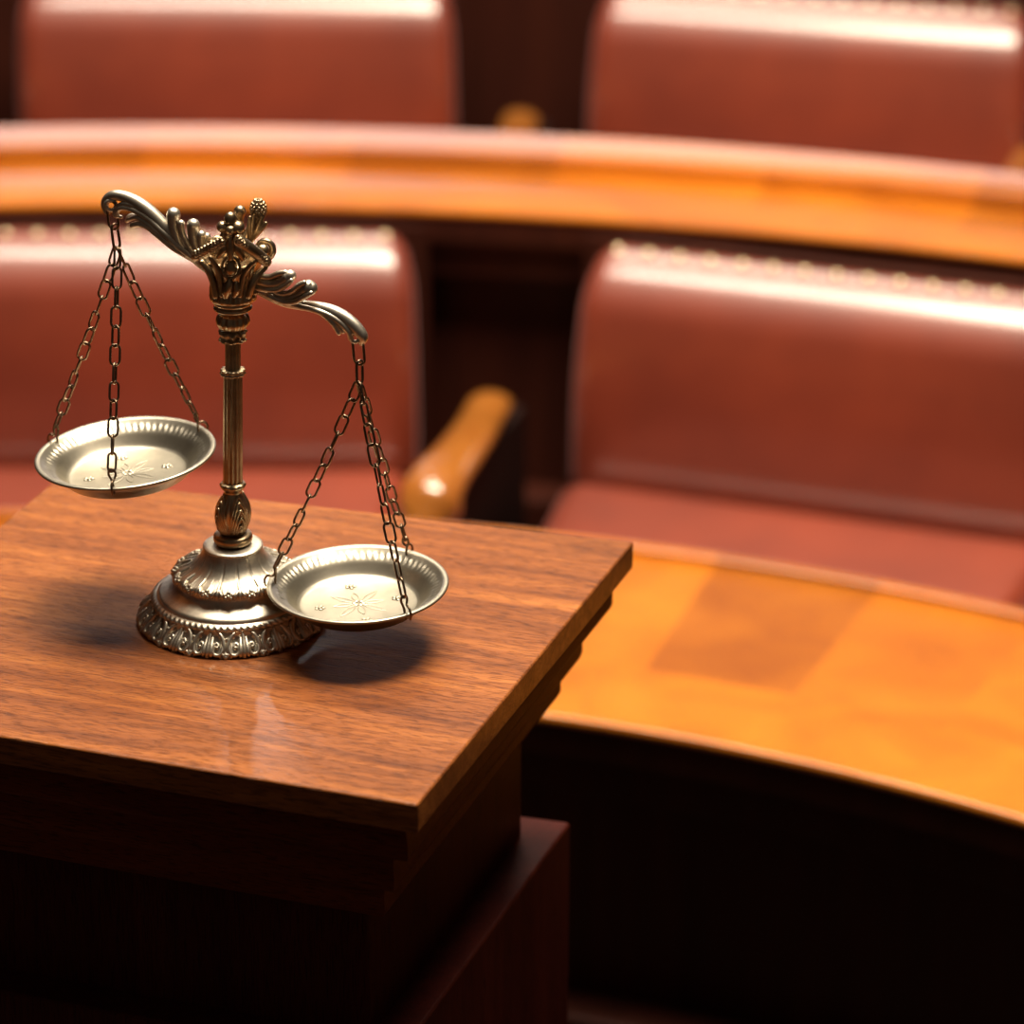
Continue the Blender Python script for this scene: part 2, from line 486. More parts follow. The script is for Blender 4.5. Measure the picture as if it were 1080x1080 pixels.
# fluted shaft
shaft = [(10, 508), (10.1, 470), (9.9, 430), (9.7, 395)]
sp = prof(shaft, 3)
def flute(th, i, r, z): return r - SC * 1.5 * (abs(math.sin(6 * th)) ** 3) + SC * .3, z
lathe(bm, sp, 192, flute, ax, False)
ring1 = [(8, 395.6), (11.5, 395.2), (13.4, 393.6), (12.2, 391.8), (12.8, 390.4), (12, 389), (8, 388.4)]
lathe(bm, prof(ring1, 4), 96, lambda th, i, r, z: (r + SC * .8 * math.cos(12 * th), z), ax, False)
sp2 = prof([(8.3, 390), (8.2, 375), (8.4, 358)], 3)
lathe(bm, sp2, 192, lambda th, i, r, z: (r - SC * .9 * (abs(math.sin(6 * th)) ** 3), z), ax, False)
cap = [(8, 360), (12.5, 359), (14.2, 357), (12, 355), (13.4, 352.5), (14.6, 350.5), (13, 348.5), (11.5, 347.5), (14.5, 344.5), (17, 340.5), (17.3, 336.5), (15.6, 332), (12, 329.6), (12, 327.5), (18, 326.6), (20.6, 324.4), (19.6, 322.2), (18, 321.2), (20, 319.8), (21, 317.6), (19, 315.6), (12, 315)]
cp = prof(cap, 4)
def capmod(th, i, r, z):
    k = i / (len(cp) - 1)
    if k < .33: return r + SC * (1.1 * math.cos(11 * th + 20 * k)), z + SC * .9 * math.sin(9 * th)
    if k < .62: return r + SC * (.8 * math.cos(14 * th) * math.sin((k - .33) / .29 * PI)), z
    return r, z
lathe(bm, cp, 180, capmod, ax, False)
link('column', bm, M_bronze, root_s, autos=60)

# --- crown
bm = bmesh.new()
cup = [(14, 316), (23, 315), (25.5, 312.5), (25.5, 308), (24, 300), (24.5, 292), (27, 284), (31, 277), (34, 272), (34.5, 270), (32, 269.5), (24, 275), (16, 284), (4, 290)]
cpf = prof(cup, 4)
def cupmod(th, i, r, z):
    k = i / (len(cpf) - 1)
    w = math.sin(min(1, k / .7) * PI * .9) if k < .78 else 0
    return r + SC * (2.6 * math.cos(4 * (th - .95)) * w + 1.3 * math.cos(16 * th) * w), z + SC * (2.5 * math.cos(4 * (th - .95)) * (1 if .4 < k < .8 else 0))
lathe(bm, cpf, 256, cupmod, ax, False)
cx, cy = 248.5, 0
def FP(px, py, dpx, r): 
    p = LP(px, py, -(dpx + (7 if dpx >= 16 else 0)) * SC)
    return (p.x, p.y, p.z, r * SC * 1.12)
# front boss with an oval jewel and surround, upright leaves
ball(bm, LP(243.5, 282, -32 * SC), SC * 7.8, .85, .8, 1.15, 20, 14)
sur = [LP(243.5 + 9.6 * math.cos(a), 282 - 11.5 * math.sin(a), -32 * SC) for a in [2 * PI * q / 24 for q in range(25)]]
tube(bm, sur, SC * 1.8, 8, cap=False)
finger(bm, [FP(234, 312, 24, 2), FP(233, 300, 24, 3), FP(231, 288, 26, 3), FP(226, 278, 28, 2.6), FP(222, 272, 29, 2)])
finger(bm, [FP(253, 312, 24, 2), FP(255, 300, 24, 3), FP(258, 288, 26, 3), FP(264, 280, 28, 2.6), FP(270, 275, 29, 2)])
finger(bm, [FP(227, 312, 20, 3), FP(225, 298, 21, 3.4), FP(220, 286, 22, 3.4), FP(213, 277, 22, 3)])
finger(bm, [FP(262, 312, 20, 3), FP(266, 300, 21, 3.4), FP(272, 290, 20, 3.2), FP(280, 282, 18, 2.6)])
finger(bm, [FP(238, 312, 25, 3), FP(239, 306, 26, 4.5), FP(242, 299, 27, 4), FP(242, 295, 27, 2)])
finger(bm, [FP(247, 312, 25, 2), FP(250, 306, 26, 3.2), FP(249, 299, 27, 2.5)])
ball(bm, LP(242, 306, -32 * SC), SC * 4.2, seg=12, rings=8)
ball(bm, LP(268.5, 308, -16 * SC), SC * 3.5, seg=12, rings=8)
ball(bm, LP(267, 313, -16 * SC), SC * 2.8, seg=12, rings=8)
# beaded garlands to left and right of the front boss
def garland(a, b, n, r0, da, db):
    finger(bm, [FP(a[0], a[1], da, r0), FP((a[0] + b[0]) / 2, (a[1] + b[1]) / 2 - 1, (da + db) / 2 + 2, r0), FP(b[0], b[1], db, r0 * .9)])
    for q in range(n):
        f = q / (n - 1)
        for s in (-1, 1, 0):
            c = LP(a[0] + (b[0] - a[0]) * f + s * 1.2, a[1] + (b[1] - a[1]) * f - 1 + s * 2.6, -(da + (db - da) * f + 12.5 - abs(s)) * SC)
            ball(bm, c, SC * (2.5 + .4 * random.random()), seg=8, rings=6)
garland((207, 270), (234, 256), 9, 4.6, 26, 36)
garland((252, 254), (281, 276), 11, 5.4, 36, 22)
# finial cluster of buds in front
for (px, py, d, r, sz) in ((243, 231.5, 26, 5.2, 1.25), (234.5, 239, 26, 4.8, .95), (250.5, 240, 28, 6.2, .9), (243, 243, 32, 4.2, 1), (243, 250, 26, 6, 1.3), (237, 248, 24, 4, 1.2)):
    ball(bm, LP(px, py, -(d + 6) * SC), SC * r * 1.22, 1, 1, sz, 16, 10)
finger(bm, [FP(243, 272, 28, 3), FP(243, 260, 29, 4), FP(243, 246, 27, 4.5), FP(243, 238, 26, 3)])
finger(bm, [FP(230, 270, 26, 3.2), FP(236, 262, 28, 4), FP(238, 252, 26, 3)])
finger(bm, [FP(256, 272, 26, 3.2), FP(251, 262, 28, 4), FP(249, 250, 27, 3)])
ball(bm, LP(248, 262, 0), SC * 15, 1.15, 1.2, .95, 24, 16)
# rear bud and pine cone
finger(bm, [FP(254, 262, -14, 4), FP(253, 246, -16, 4.5), FP(252, 232, -17, 4.4), FP(253, 223, -17, 5.6)])
finger(bm, [FP(258, 262, -6, 5), FP(262, 250, -8, 6), FP(268, 238, -10, 5.5), FP(272, 226, -10, 6)])
for s, (ex, ey) in enumerate(((264, 230), (280, 236), (277, 229), (268, 226))):
    finger(bm, [FP(262, 256, -4, 2.5), FP(263 + (ex - 264) * .5, 245, -3, 3.4), FP(ex, ey, -4, 2.2)])
pc = LP(272.5, 221, 9 * SC)
ball(bm, pc, SC * 7.2, .95, .95, 1.35, 16, 12)
for row in range(7):
    zz = -8 + row * 2.9
    rr_ = 7.4 * math.sqrt(max(.05, 1 - (zz / 10.5) ** 2))
    for q in range(9):
        a = 2 * PI * (q + (row % 2) * .5) / 9
        ball(bm, pc + Vector((rr_ * math.cos(a), rr_ * math.sin(a), zz)) * SC, SC * 1.9, seg=7, rings=5)
# scroll with a ball at the right
vol = []
for q in range(34):
    a = q / 33
    ang = -2.2 + a * PI * 2.6
    rad = 10.2 * (1 - .35 * a)
    vol.append(LP(279 + rad * math.cos(ang) * .95, 263 - rad * math.sin(ang), (-8 + 4 * a) * SC))
tube(bm, vol, [SC * (4.0 - 1.4 * q / 33) for q in range(34)], 8)
ball(bm, LP(277, 264.5, -12 * SC), SC * 7, seg=16, rings=10)
# left scroll mirrored behind the arm and one at the back
vol = []
for q in range(30):
    a = q / 29; ang = 5.3 - a * PI * 2.5; rad = 8.5 * (1 - .4 * a)
    vol.append(LP(222 + rad * math.cos(ang), 262 - rad * math.sin(ang), 14 * SC))
tube(bm, vol, [SC * (2.6 - .9 * q / 29) for q in range(30)], 8)
finger(bm, [FP(240, 262, -26, 3.5), FP(230, 252, -24, 3.5), FP(222, 256, -22, 3)])
link('crown', bm, M_bronze, root_s, autos=60)

# --- beam: two arms in one casting
def arm_pts(lst, d0, d1, xa, xb):
    out = []
    for px, py, r, *dd in lst:
        f = (px - xa) / (xb - xa)
        d = d0 + (d1 - d0) * f + (dd[0] if dd else 0)
        p = LP(px, py, d * SC)
        out.append((p.x, p.y, p.z, r * SC))
    return out
bm = bmesh.new()
LA = lambda l: arm_pts(l, 0, 50, 248, 117)
# spine of the left arm
finger(bm, LA([(240, 292, 5), (222, 284, 6), (206, 271, 6.5), (190, 256, 7), (174, 240, 7.4), (158, 224, 7.6), (144, 213.5, 7), (131, 207.5, 6), (120, 206, 5.4), (112.5, 210, 4.6), (110.5, 217, 4), (113, 224, 3.2)]), 14)
finger(bm, LA([(206, 273, 3.5, -5), (190, 261, 4, -6), (172, 245, 4, -6), (157, 231, 3.6, -6), (142, 222, 3.2, -6), (130, 219, 3, -6), (124, 222, 2.6, -6), (124, 228, 2, -6)]))
finger(bm, LA([(204, 274, 3, -2), (184, 262, 3.4, -5), (168, 249, 3.4, -7), (156, 239.5, 3.2, -7), (147, 236.5, 3, -7), (140, 237.5, 3.2, -7)]))
finger(bm, LA([(180, 256, 3, -4), (164, 243, 3.4, -7), (152, 233.5, 3, -7), (143, 229.5, 2.6, -7), (136.5, 231.5, 2.2, -7)]))
finger(bm, LA([(150, 222, 3, -3), (138, 216, 3, -5), (127, 216, 2.6, -5), (121, 226, 2.6, -5), (128, 229, 1.8, -5)]))
finger(bm, LA([(168, 246, 3, 4), (150, 230, 3.4, 5), (138, 228, 3, 5), (134, 233, 2.2, 5)]))
# finger leaflets on the top of the left arm
finger(bm, LA([(210, 278, 2.5, -4), (196, 266, 4, -4), (187, 250, 5.5, -3), (183.5, 236, 6.6, -2), (183, 226, 7.2, -2)]), 14)
finger(bm, LA([(212, 279, 2, -6), (203, 266, 2.8, -6), (195, 252, 3.2, -6), (191.5, 242, 3.6, -6), (191, 236, 4.2, -6)]), 12)
finger(bm, LA([(216, 280, 2.5, -4), (209, 268, 4, -4), (205, 254, 5.4, -3), (203.8, 244, 6.4, -2), (203.8, 237.5, 6.9, -2)]), 14)
finger(bm, LA([(219, 281, 2, -7), (215, 270, 3, -7), (212.5, 258, 3.8, -7), (212.5, 248, 4.8, -7)]), 12)
finger(bm, LA([(222, 282, 2, 0), (218, 268, 3.2, 0), (217, 256, 4.2, 1), (218, 250, 4.4, 1)]), 12)
RA = lambda l: arm_pts(l, 0, -50, 248, 375)
# spine of the right arm
finger(bm, RA([(256, 298, 5), (270, 303, 6), (285, 311, 6), (300, 318, 5.6), (316, 321.5, 5.2), (332, 323.5, 5.6), (347, 327, 6.4), (360, 333, 6.8), (371, 341, 6.6), (379, 349.5, 6.2), (383, 356, 5.2), (381.5, 362, 3)]), 14)
finger(bm, RA([(290, 314, 3, -3), (312, 322, 3, -5), (332, 327, 3.2, -6), (348, 333, 3.4, -6), (360, 341, 3.4, -6), (368, 350, 3, -6), (369.5, 357, 2.2, -6)]))
finger(bm, RA([(330, 326, 2.5, -4), (342, 332, 3.2, -6), (351, 340, 3.4, -7), (355, 347, 2.6, -7), (357.5, 351, 2.8, -7)]))
finger(bm, RA([(336, 326, 2.5, -1), (350, 334, 3, -2), (359, 344, 3, -2), (362, 350, 2.2, -2)]))
# curled leaves on top of the right arm
finger(bm, RA([(266, 296, 3.5, -4), (276, 297, 4.8, -5), (287, 299, 5.2, -5), (297, 297, 5.6, -5), (303.5, 292.5, 7.2, -4), (306, 291, 6.4, -4)]), 14)
finger(bm, RA([(268, 303, 3, -7), (280, 305, 3.4, -8), (292, 305.5, 3.4, -9), (301, 301, 3.2, -10), (307, 296, 2.6, -10)]))
finger(bm, RA([(266, 291, 2.4, -4), (275, 291.5, 3.2, -6), (285, 292, 3.2, -6), (294, 288.5, 3.2, -6), (301, 287.5, 3, -6)]))
finger(bm, RA([(282, 309, 3.2, -4), (294, 313, 4.4, -5), (306, 313.5, 5.2, -5), (316, 309, 6, -4), (324, 303.5, 8, -3), (327.5, 304, 7.4, -3)]), 14)
finger(bm, RA([(284, 312, 3, -8), (298, 318, 3.2, -9), (311, 318, 3.2, -10), (320, 313.5, 3, -11), (328, 309, 2.6, -10)]))
finger(bm, RA([(288, 307, 2.4, -8), (298, 309.5, 3, -9), (308, 307, 3, -10), (315, 301, 3, -10), (321, 298, 2.6, -9)]))
# eyelets for the hooks
def ringat(c, r, w, nrm, seg=24, bmx=None):
    nrm = Vector(nrm).normalized(); a = nrm.orthogonal().normalized(); b = nrm.cross(a)
    tube(bmx, [Vector(c) + (a * math.cos(2 * PI * q / seg) + b * math.sin(2 * PI * q / seg)) * r for q in range(seg + 1)], w, 8, cap=False)
HL = LP(117, 216.5, 46 * SC); HR = LP(374.5, 355.5, -52 * SC)
ringat(HL, SC * 5.2, SC * 2.2, (0, 1, 0), bmx=bm)
ringat(HR, SC * 5.2, SC * 2.2, (0, 1, 0), bmx=bm)
link('beam', bm, M_silver, root_s, autos=60)

# --- pans
def rot_link(bm, a, b, wid, wire, nrm):
    """one oval chain link whose outer ends sit at a and b, in the plane of nrm"""
    a = Vector(a); b = Vector(b); d = (b - a); Ln = d.length; d = d.normalized()
    side = Vector(nrm) - d * d.dot(Vector(nrm)); side.normalize()
    mid = (a + b) / 2
    hl = Ln / 2 - wire; hw = wid / 2 - wire
    st = hl - hw
    pts = []
    for q in range(9):
        an = -PI / 2 + PI * q / 8
        pts.append(mid + d * (st + hw * math.cos(an)) + side * (hw * math.sin(an)))
    for q in range(9):
        an = PI / 2 + PI * q / 8
        pts.append(mid + d * (-st + hw * math.cos(an)) + side * (hw * math.sin(an)))
    pts.append(pts[0])
    tube(bm, pts, wire, 8, cap=False, up=d.cross(side))

def make_pan(center, usc, tilt_axis, tilt, angs, hookpt, links_px, label):
    """center: rim centre in scale frame"""
    T = Matrix.Translation(center) @ Matrix.Rotation(tilt, 4, tilt_axis)
    u = usc
    pf = [(0, -24.5), (30, -24.5), (58, -24), (63.5, -23), (67, -20.5), (72, -15), (77, -9.5), (84, -5), (88, -2), (91, .2), (94.5, .6), (96.2, -.2), (96.6, -1.6), (95.4, -2.8), (92, -2.6), (89, -4.2), (84.5, -7.6), (78, -12), (73, -18), (68, -23.6), (64, -26), (58, -26.8), (30, -27), (0, -27)]
    pf = [(max(r, .01) * u, z * u) for r, z in pf]
    pf = [tuple(q) for q in smooth_pts(pf, 3)]
    bm = bmesh.new()
    def pm(th, i, r, z):
        rr = r / u
        if 74 < rr < 90 and i < len(pf) * .42:
            w = math.exp(-((rr - 82) / 2.6) ** 2)
            return r, z + u * (.75 * w * (.3 + math.cos(72 * th + .12 * (rr - 81))) + .3 * w * math.sin(23 * th))
        return r, z
    lathe(bm, pf, 384, pm, None, True)
    # embossed flower spray on the floor of the pan
    for q in range(8):
        a = 2 * PI * q / 8 + .25
        ln = 30 if q % 2 else 22
        for s in (-1, 1):
            path = [Vector(((5 + ln * f) * math.cos(a) + s * 3.6 * math.sin(PI * f) * -math.sin(a), (5 + ln * f) * math.sin(a) + s * 3.6 * math.sin(PI * f) * math.cos(a), -24.4)) * u for f in [k / 8 for k in range(9)]]
            tube(bm, path, u * 1.0, 6, .7, (0, 0, 1))
        if q % 2 == 0:
            for k in range(5):
                b = 2 * PI * k / 5
                ball(bm, Vector((42 * math.cos(a) + 4 * math.cos(b), 42 * math.sin(a) + 4 * math.sin(b), -24.2)) * u, u * 2.4, 1, 1, .5, 8, 6)
            ball(bm, Vector((42 * math.cos(a), 42 * math.sin(a), -23.8)) * u, u * 2, 1, 1, .6, 8, 6)
    for k in range(6):
        b = 2 * PI * k / 6
        ball(bm, Vector((5 * math.cos(b), 5 * math.sin(b), -24.1)) * u, u * 3, 1, 1, .4, 10, 6)
    bmesh.ops.transform(bm, matrix=T, verts=bm.verts[:])
    pan = link('pan', bm, M_pan, root_s, autos=60)
    pan['label'] = label
    # hooks over the rim, chains up to the ring
    w = SC * 1.3
    for n_, ang in enumerate(angs):
        rad = Vector((math.cos(ang), math.sin(ang), 0))
        p_in = T @ (rad * 88 * u + Vector((0, 0, -1.0 * u)))
        top = T @ (rad * 86 * u + Vector((0, 0, 15 * u)))
        hb = bmesh.new()
        side = Vector((-rad.y, rad.x, 0))
        pth = []
        # S-shaped wire: a loop through the rim, closed on the outside, and an upper eye
        for (a_, s_, z_) in ((98.5, 0, -5), (99.8, 0, 0), (98, 0, 5), (94.5, .5, 7.5), (91, 1.5, 7), (88.5, 2.5, 9), (87.5, 3.8, 12.5), (87.5, 3, 16.5), (87.5, 0, 18.6), (87.5, -3, 16.5), (87.5, -3.6, 12.5), (87.5, -2, 8), (88, -.5, 3), (88.5, 0, -3), (90, 0, -8)):
            pth.append(tuple(T @ (rad * a_ * u + side * s_ * u + Vector((0, 0, z_ * u)))) + (w,))
        finger(hb, pth, 8, sub=4)
        h0 = T @ (rad * 87.5 * u + Vector((0, 0, 16.8 * u)))
        # chain
        cb = bmesh.new()
        end = Vector(h0); start = Vector(hookpt)
        D = end - start; Ln = D.length
        pitch = 19.3 * SC
        cnt = max(3, round(Ln / pitch)); pitch = Ln / cnt
        d = D.normalized()
        basis = d.cross(Vector((0, 1, 0))).normalized(); b2 = d.cross(basis)
        for i in range(cnt):
            sag = lambda f: Vector((0, 0, -SC * 5 * math.sin(PI * f)))
            f0 = i / cnt; f1 = (i + 1) / cnt
            a = start + D * f0 + sag(f0) - d * 2.0 * w * .9; b = start + D * f1 + sag(f1) + d * 2.0 * w * .9
            ph = (PI / 2 if i % 2 else 0) + .45 + .5 * math.sin(i * 1.7 + n_ * 2.1) + n_ * .4
            nr = basis * math.cos(ph) + b2 * math.sin(ph)
            rot_link(cb, a, b, SC * 12.4, w, nr)
        ch = link('chain', cb, M_chain, root_s)
        link('hook', hb, M_chain, ch)
    # the two links that join the chains to the arm
    return pan

# hanging rings
def hang(h, pts):
    bm = bmesh.new()
    for (a, b, wd, nr) in pts: rot_link(bm, a, b, wd * SC, SC * 1.45, nr)
    o = link('hanging_link', bm, M_chain, root_s)
yl = 46 * SC; yr = -52 * SC
GL = LP(124, 262, yl); GR = LP(379, 404, yr)
hang(HL, [(LP(117.5, 211, yl), LP(120.5, 243, yl), 15, (1, -.5, 0)), (LP(120, 235, yl), LP(124, 264, yl), 12, (.6, .8, 0))])
hang(HR, [(LP(376.5, 350, yr), LP(379.5, 386, yr), 15, (1, -.5, 0)), (LP(379, 379, yr), LP(379.5, 407, yr), 12, (.6, .8, 0))])
PL = LP(132, 476.5, yl); PRt = LP(377.3, 614.5, yr)
make_pan(PL, SC * .985, 'Y', R(-4), [R(152), R(33), R(268)], GL, None, 'higher of the two hanging pans')
make_pan(PRt, SC * .975, 'Y', R(-1), [R(176), R(-54), R(56)], GR, None, 'lower of the two hanging pans')

# ------------------------------------------------------------ CURVED DESKS
def arc_solid(bm, cx, cy, a0, a1, sect, n=90, seg_len=None):
    """sweep a closed (r,z) section along an arc measured from +Y towards +X (degrees)"""
    rings = []
    for i in range(n + 1):
        a = R(a0 + (a1 - a0) * i / n)
        rings.append([bm.verts.new((cx + r * math.sin(a), cy + r * math.cos(a), z)) for r, z in sect])
    m = len(sect)
    for A_, B_ in zip(rings, rings[1:]):
        for k in range(m):
            bm.faces.new((A_[k], A_[(k + 1) % m], B_[(k + 1) % m], B_[k]))
    bm.faces.new(rings[0]); bm.faces.new(rings[-1][::-1])

def round_sect(r0, r1, z0, z1, b=.006):
    return [(r0 + b, z0), (r1 - b, z0), (r1 - b * .3, z0 + b * .3), (r1, z0 + b), (r1, z1 - b), (r1 - b * .3, z1 - b * .3), (r1 - b, z1), (r0 + b, z1), (r0 + b * .3, z1 - b * .3), (r0, z1 - b), (r0, z0 + b), (r0 + b * .3, z0 + b * .3)]

C1 = (-.50, 1.35); C2 = (-.50, 1.047)
Z1, Z2 = .76, .91
A_L, A_R = -42, 46
def desk(cx, cy, r0, r1, zt, ledge_w, ledge_h, label, base_z, foot_z):
    root = empty('curved_desk', (cx, cy + r0, 0), label, 'desk', 'curved desk rows')
    M_desk = desk_wood('varnished_desk_wood', r0, .13 if r0 < 2 else .08)
    def mk(name, sect, m, aut=35):
        bm = bmesh.new(); arc_solid(bm, 0, -r0, A_L, A_R, sect, 110)
        return link(name, bm, m, root, autos=aut)
    mk('desktop', round_sect(r0, r1, zt - .012, zt, .005), M_desk)
    mk('shaded_edge', round_sect(r0 + .003, r0 + .04, zt - .05, zt - .0121, .004), M_panel)  # dark wood stands in for the shade on the desktop's front edge
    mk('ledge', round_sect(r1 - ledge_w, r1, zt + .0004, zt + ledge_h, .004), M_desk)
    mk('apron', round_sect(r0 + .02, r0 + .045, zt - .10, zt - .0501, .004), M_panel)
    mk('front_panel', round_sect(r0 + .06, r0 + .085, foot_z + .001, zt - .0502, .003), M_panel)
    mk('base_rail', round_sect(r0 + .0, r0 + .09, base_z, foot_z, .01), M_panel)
    return root
desk(*C1, 1.828, 2.244, Z1, .018, .008, 'front curved desk with orange varnished top right behind the pedestal', 0, .40)
desk(*C2, 3.205, 3.475, Z2, .10, .018, 'rear curved desk with orange varnished top behind the lower row of chairs', .121, .50)

# ------------------------------------------------------------ CHAIRS
CW = .665
def cushion(bm, x0, x1, y0, y1, z0, z1, r, bulge=None, seg=6):
    box(bm, x0, x1, y0, y1, z0, z1)
    bmesh.ops.bevel(bm, geom=bm.edges[:], offset=r, segments=seg, profile=.5, affect='EDGES')
def make_chair():
    """local: +y towards the back, seat top at z=0 local .0, origin under the front face of the back"""
    root = empty('leather_chair', (0, 0, 0), 'x', 'chair', 'red leather chairs in two rows')
    w = CW / 2
    # backrest: padded slab with a rolled top, slight recline
    bm = bmesh.new()
    nx, nz = 40, 24
    H_ = .285; rt = .042
    sect = []
    # profile in (y,z): front face up, rolled over the top, down the back
    HF = H_ - .078
    for q in range(12):
        f = q / 11; sect.append((-.008 * math.sin(PI * f) + .020 * f, -.02 + (HF + .02) * f))
    # the padding leans back over the top: wide soft roll, then a tight one
    R1 = .105; ex = R(12); e1 = R(66)
    y_, z_ = .020, HF
    for q in range(1, 15):
        e = ex + (e1 - ex) * q / 14
        sect.append((y_ + R1 * (math.cos(ex) - math.cos(e)), z_ + R1 * (math.sin(e) - math.sin(ex))))
    y_, z_ = sect[-1]; R2 = .022
    cyy, czz = y_ + R2 * math.cos(e1), z_ - R2 * math.sin(e1)
    for q in range(1, 9):
        e = e1 + (R(175) - e1) * q / 8
        sect.append((cyy - R2 * math.cos(e), czz + R2 * math.sin(e)))
    rt = R2
    sect.append((cyy + R2 - .002, H_ - .06)); sect.append((cyy + .012, -.02))
    cr = .030
    rings = []
    xs = []
    m = len(sect)
    for q in range(9):
        a = PI / 2 * q / 8; xs.append((-w + cr * (1 - math.sin(a)) if False else -w + cr * (1 - math.cos(PI / 2 - a)), 1 - math.cos(a)))
    xs = []
    for q in range(9):
        a = PI / 2 * q / 8
        xs.append((-w + cr - cr * math.cos(a), cr * (1 - math.sin(a))))
    for q in range(1, 20): xs.append((-w + cr + (2 * w - 2 * cr) * q / 20, 0))
    xs += [(-x, s) for x, s in xs[:9][::-1]]
    for x, s in xs:
        ring = []
        for i, (y, z) in enumerate(sect):
            # shrink towards the inside near the ends
            p0 = sect[max(0, i - 1)]; p1 = sect[min(m - 1, i + 1)]
            t = Vector((p1[0] - p0[0], p1[1] - p0[1])).normalized(); nn = Vector((-t.y, t.x))
            if i >= m - 2: nn = Vector((0, 0))
            ring.append(bm.verts.new((x * (1 - .55 * max(0, y)), y - nn.x * s, max(z - nn.y * s, -.02))))
        rings.append(ring)
    for a, b in zip(rings, rings[1:]):
        for k in range(m):
            bm.faces.new((a[k], b[k], b[(k + 1) % m], a[(k + 1) % m]))
    bm.faces.new(rings[0]); bm.faces.new(rings[-1][::-1])
    link('backrest', bm, M_leather, root, autos=60)
    # seat
    bm = bmesh.new(); cushion(bm, -w, w, -.40, -.012, -.11, 0, .035)
    for v in bm.verts:
        if v.co.z > -.03:
            v.co.z += .012 * max(0, 1 - (v.co.x / w) ** 2) * max(0, 1 - ((v.co.y + .21) / .2) ** 2)
    for v in bm.verts: v.co.x *= 1 + .3 * v.co.y
    link('seat', bm, M_leather, root, autos=45)
    # wooden back board and base box
    bm = bmesh.new(); box(bm, -w - .012, w + .012, .110, .128, -.30, .285); bevel_mesh(bm, .004, 2)
    link('back_board', bm, M_panel, root, autos=40)
    bm = bmesh.new(); box(bm, -w + .01, w - .01, -.37, .10, -.42, -.111); bevel_mesh(bm, .004, 2)
    for v in bm.verts: v.co.x *= 1 + .3 * min(0, v.co.y)
    link('seat_box', bm, M_panel, root, autos=40)
    # armrest beside the left end of the seat
    axx = -w - .055
    bm = bmesh.new()
    path = [(axx - .026, -.03, .084, .014), (axx - .026, -.045, .101, .024), (axx - .022, -.08, .112, .028), (axx - .010, -.15, .120, .028), (axx + .003, -.22, .130, .029), (axx + .012, -.30, .137, .031), (axx + .017, -.38, .141, .035), (axx + .019, -.42, .132, .036), (axx + .019, -.44, .108, .026)]
    finger(bm, path, 20, .55, 5, up=(0, 0, 1))
    ball(bm, (axx + .019, -.415, .122), .038, 1, .8, .95, 24, 16)
    ar = link('armrest', bm, M_arm, root)
    bm = bmesh.new(); box(bm, axx - .018, axx + .018, -.38, -.05, -.42, .105); bevel_mesh(bm, .005, 2)
    link('arm_panel', bm, M_dark, root, autos=40)
    # brass nails along the rolled top edge
    nn_ = 15
    proto = None
    for i in range(nn_):
        x = -w + .028 + (CW - .056) * i / (nn_ - 1)
        a = R(108)
        x *= 1 - .55 * cyy
        pos = Vector((x, cyy + (rt) * math.cos(a), czz + rt * math.sin(a)))
        if proto is None:
            bm = bmesh.new(); ball(bm, (0, 0, 0), .0075, 1, 1, .55, 12, 8, Matrix.Rotation(R(18), 4, 'X'))
            proto = link('upholstery_nail', bm, M_nail, root); proto.location = pos
        else:
            c = proto.copy(); COL.objects.link(c); c.parent = root; c.location = pos
    return root
def copy_tree(o):
    r = o.copy(); COL.objects.link(r)
    for ch in o.children:
        c = ch.copy(); COL.objects.link(c); c.parent = r
    return r
chair0 = make_chair()
rows = [
    (C1, 2.775, 0.9, .60, 'red leather chair at left in the lower row, directly behind the balance scale', 'red leather chairs of the lower row'),
    (C1, 2.775, 18.6, .60, 'red leather chair at right in the lower row, beyond the orange front desktop', 'red leather chairs of the lower row'),
    (C2, 3.90, 1.2, .715, 'red leather chair at upper left, behind the rear curved desk', 'red leather chairs of the upper row'),
    (C2, 3.90, 13.8, .715, 'red leather chair at upper right, behind the rear curved desk', 'red leather chairs of the upper row'),
    (C2, 3.90, 25.1, .715, 'chair at the far right edge, only its orange wooden armrest showing above the rear desk', 'red leather chairs of the upper row'),
]
for i, (cc, rad, ph, zs, lab, grp) in enumerate(rows):
    o = chair0 if i == 0 else copy_tree(chair0)
    a = R(ph)
    o.location = (cc[0] + rad * math.sin(a), cc[1] + rad * math.cos(a), zs)
    o.rotation_euler = (0, 0, -a)
    o['label'] = lab; o['group'] = grp

# ------------------------------------------------------------ ROOM SHELL
def structure(name, bm, m):
    o = link(name, bm, m, smooth=False); o['kind'] = 'structure'; return o
M_floor = wood('floor_carpet', (.020, .012, .006), (.028, .016, .008), (.035, .02, .01), scale=(40, 40, 40), rough=.9, coat=0, pores=False)
bm = bmesh.new(); box(bm, -5.2, 5.2, -2, 10.8, -.1, 0); structure('floor', bm, M_floor)
bm = bmesh.new(); arc_solid(bm, C1[0], C1[1], -46, 50, [(1.95, .001), (3.5, .001), (3.5, .12), (1.95, .12)], 60); o = structure('trim_1', bm, M_floor)
bm = bmesh.new(); arc_solid(bm, C2[0], C2[1], -46, 50, [(3.34, .12), (4.2, .12), (4.2, .22), (3.34, .22)], 60); o = structure('trim_2', bm, M_floor)
bm = bmesh.new(); arc_solid(bm, C2[0], C2[1], -50, 54, [(4.2, 0), (4.26, 0), (4.26, 1.06), (4.2, 1.06)], 60); structure('low_partition', bm, M_panel)  # low curved partition behind the upper row of chairs

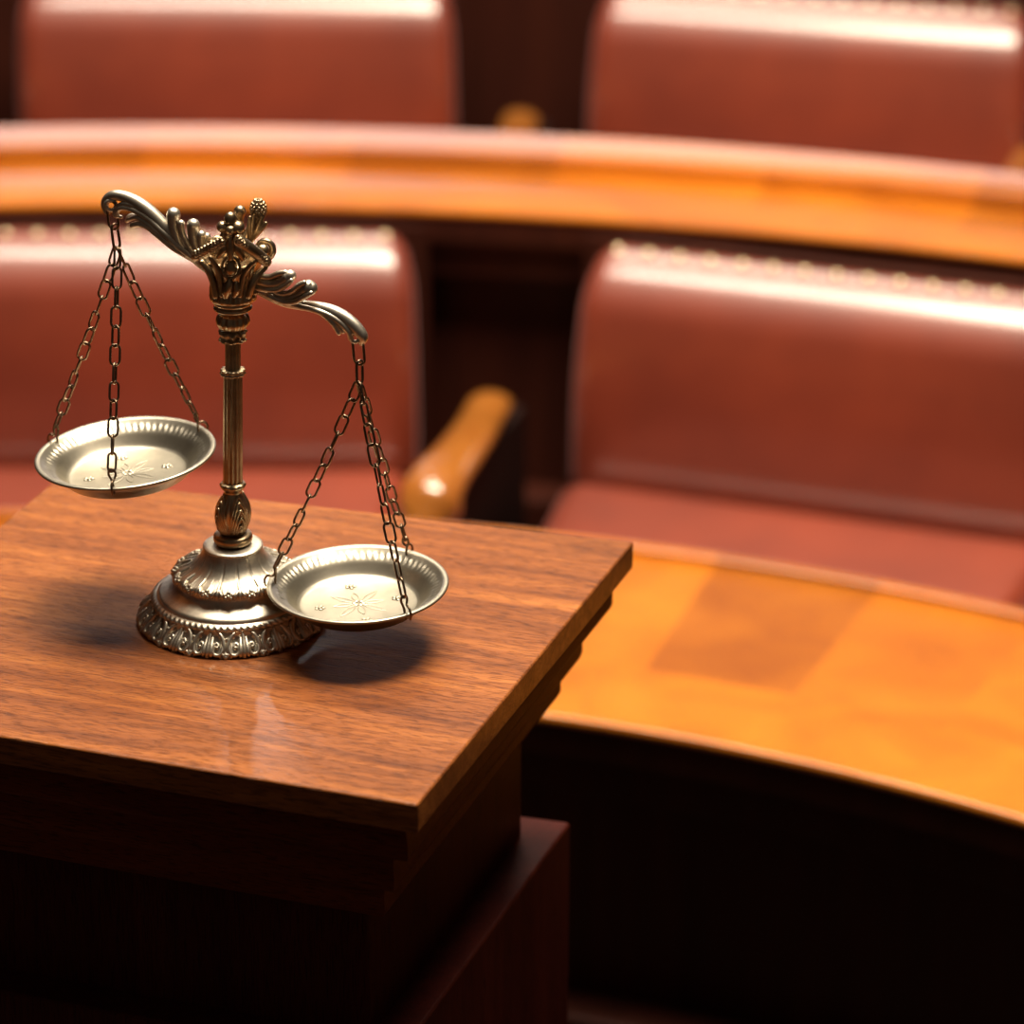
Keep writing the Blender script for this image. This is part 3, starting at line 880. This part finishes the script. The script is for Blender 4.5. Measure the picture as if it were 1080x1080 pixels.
for nm, bb in (('wall_back', (-5, 5, 10.6, 10.8, 0, 5)), ('wall_left', (-5.2, -5, -2, 10.8, 0, 5)), ('wall_right', (5, 5.2, -2, 10.8, 0, 5))):
    bm = bmesh.new(); box(bm, *bb); structure(nm, bm, M_panel)

# ------------------------------------------------------------ LIGHTS
def area(name, loc, target, sx, sy, power, col):
    l = bpy.data.lights.new(name, 'AREA'); l.shape = 'RECTANGLE'; l.size = sx; l.size_y = sy
    l.energy = power; l.color = col
    o = bpy.data.objects.new(name, l); COL.objects.link(o); o.location = loc
    o.rotation_euler = (Vector(target) - Vector(loc)).to_track_quat('-Z', 'Y').to_euler()
    o['label'] = 'unseen light source in the chamber'; o['category'] = 'lamp'
    return o
area('ceiling_lamp', (.32, 3.1, 4.3), (.32, 3.1, 0), 1.65, 1.1, 238, (1, .86, .66))
area('ceiling_lamp', (-.2, 5.4, 4.3), (-.1, 4.8, .8), 1.6, .8, 70, (1, .86, .66))
area('ceiling_lamp', (-1.0, 3.45, 4.3), (-1.0, 3.45, 0), .9, .5, 48, (1, .88, .72))
area('far_lamp', (-.66, 8.0, 4.25), (-.2, 2.2, 1.2), .13, .4, 3.0, (1, .92, .88))
area('back_sheen_light', (0, 10, 2.38), (0, 4.5, 1.0), 6.5, .9, 46, (1, .88, .88))  # unseen broad light added for the pale sheen on ledge and seats
w = bpy.data.worlds.new('World'); bpy.context.scene.world = w; w.use_nodes = True
w.node_tree.nodes['Background'].inputs[0].default_value = (.9, .66, .50, 1)
w.node_tree.nodes['Background'].inputs[1].default_value = .05

# ------------------------------------------------------------ CAMERA
cam = bpy.data.cameras.new('Camera'); co = bpy.data.objects.new('Camera', cam); COL.objects.link(co)
co.location = (0, 0, HC); co.rotation_euler = (PI / 2 - TH, 0, 0)
cam.sensor_fit = 'HORIZONTAL'; cam.sensor_width = 36; cam.lens = FPX / 1080 * 36
cam.clip_start = .1
cam.dof.use_dof = True; cam.dof.focus_distance = 2.50; cam.dof.aperture_fstop = 3.6; cam.dof.aperture_blades = 7
sc = bpy.context.scene
sc.camera = co
sc.view_settings.view_transform = 'Standard'; sc.view_settings.look = 'None'
sc.view_settings.gamma = 1; sc.view_settings.use_curve_mapping = False
sc.view_settings.exposure = 0.0
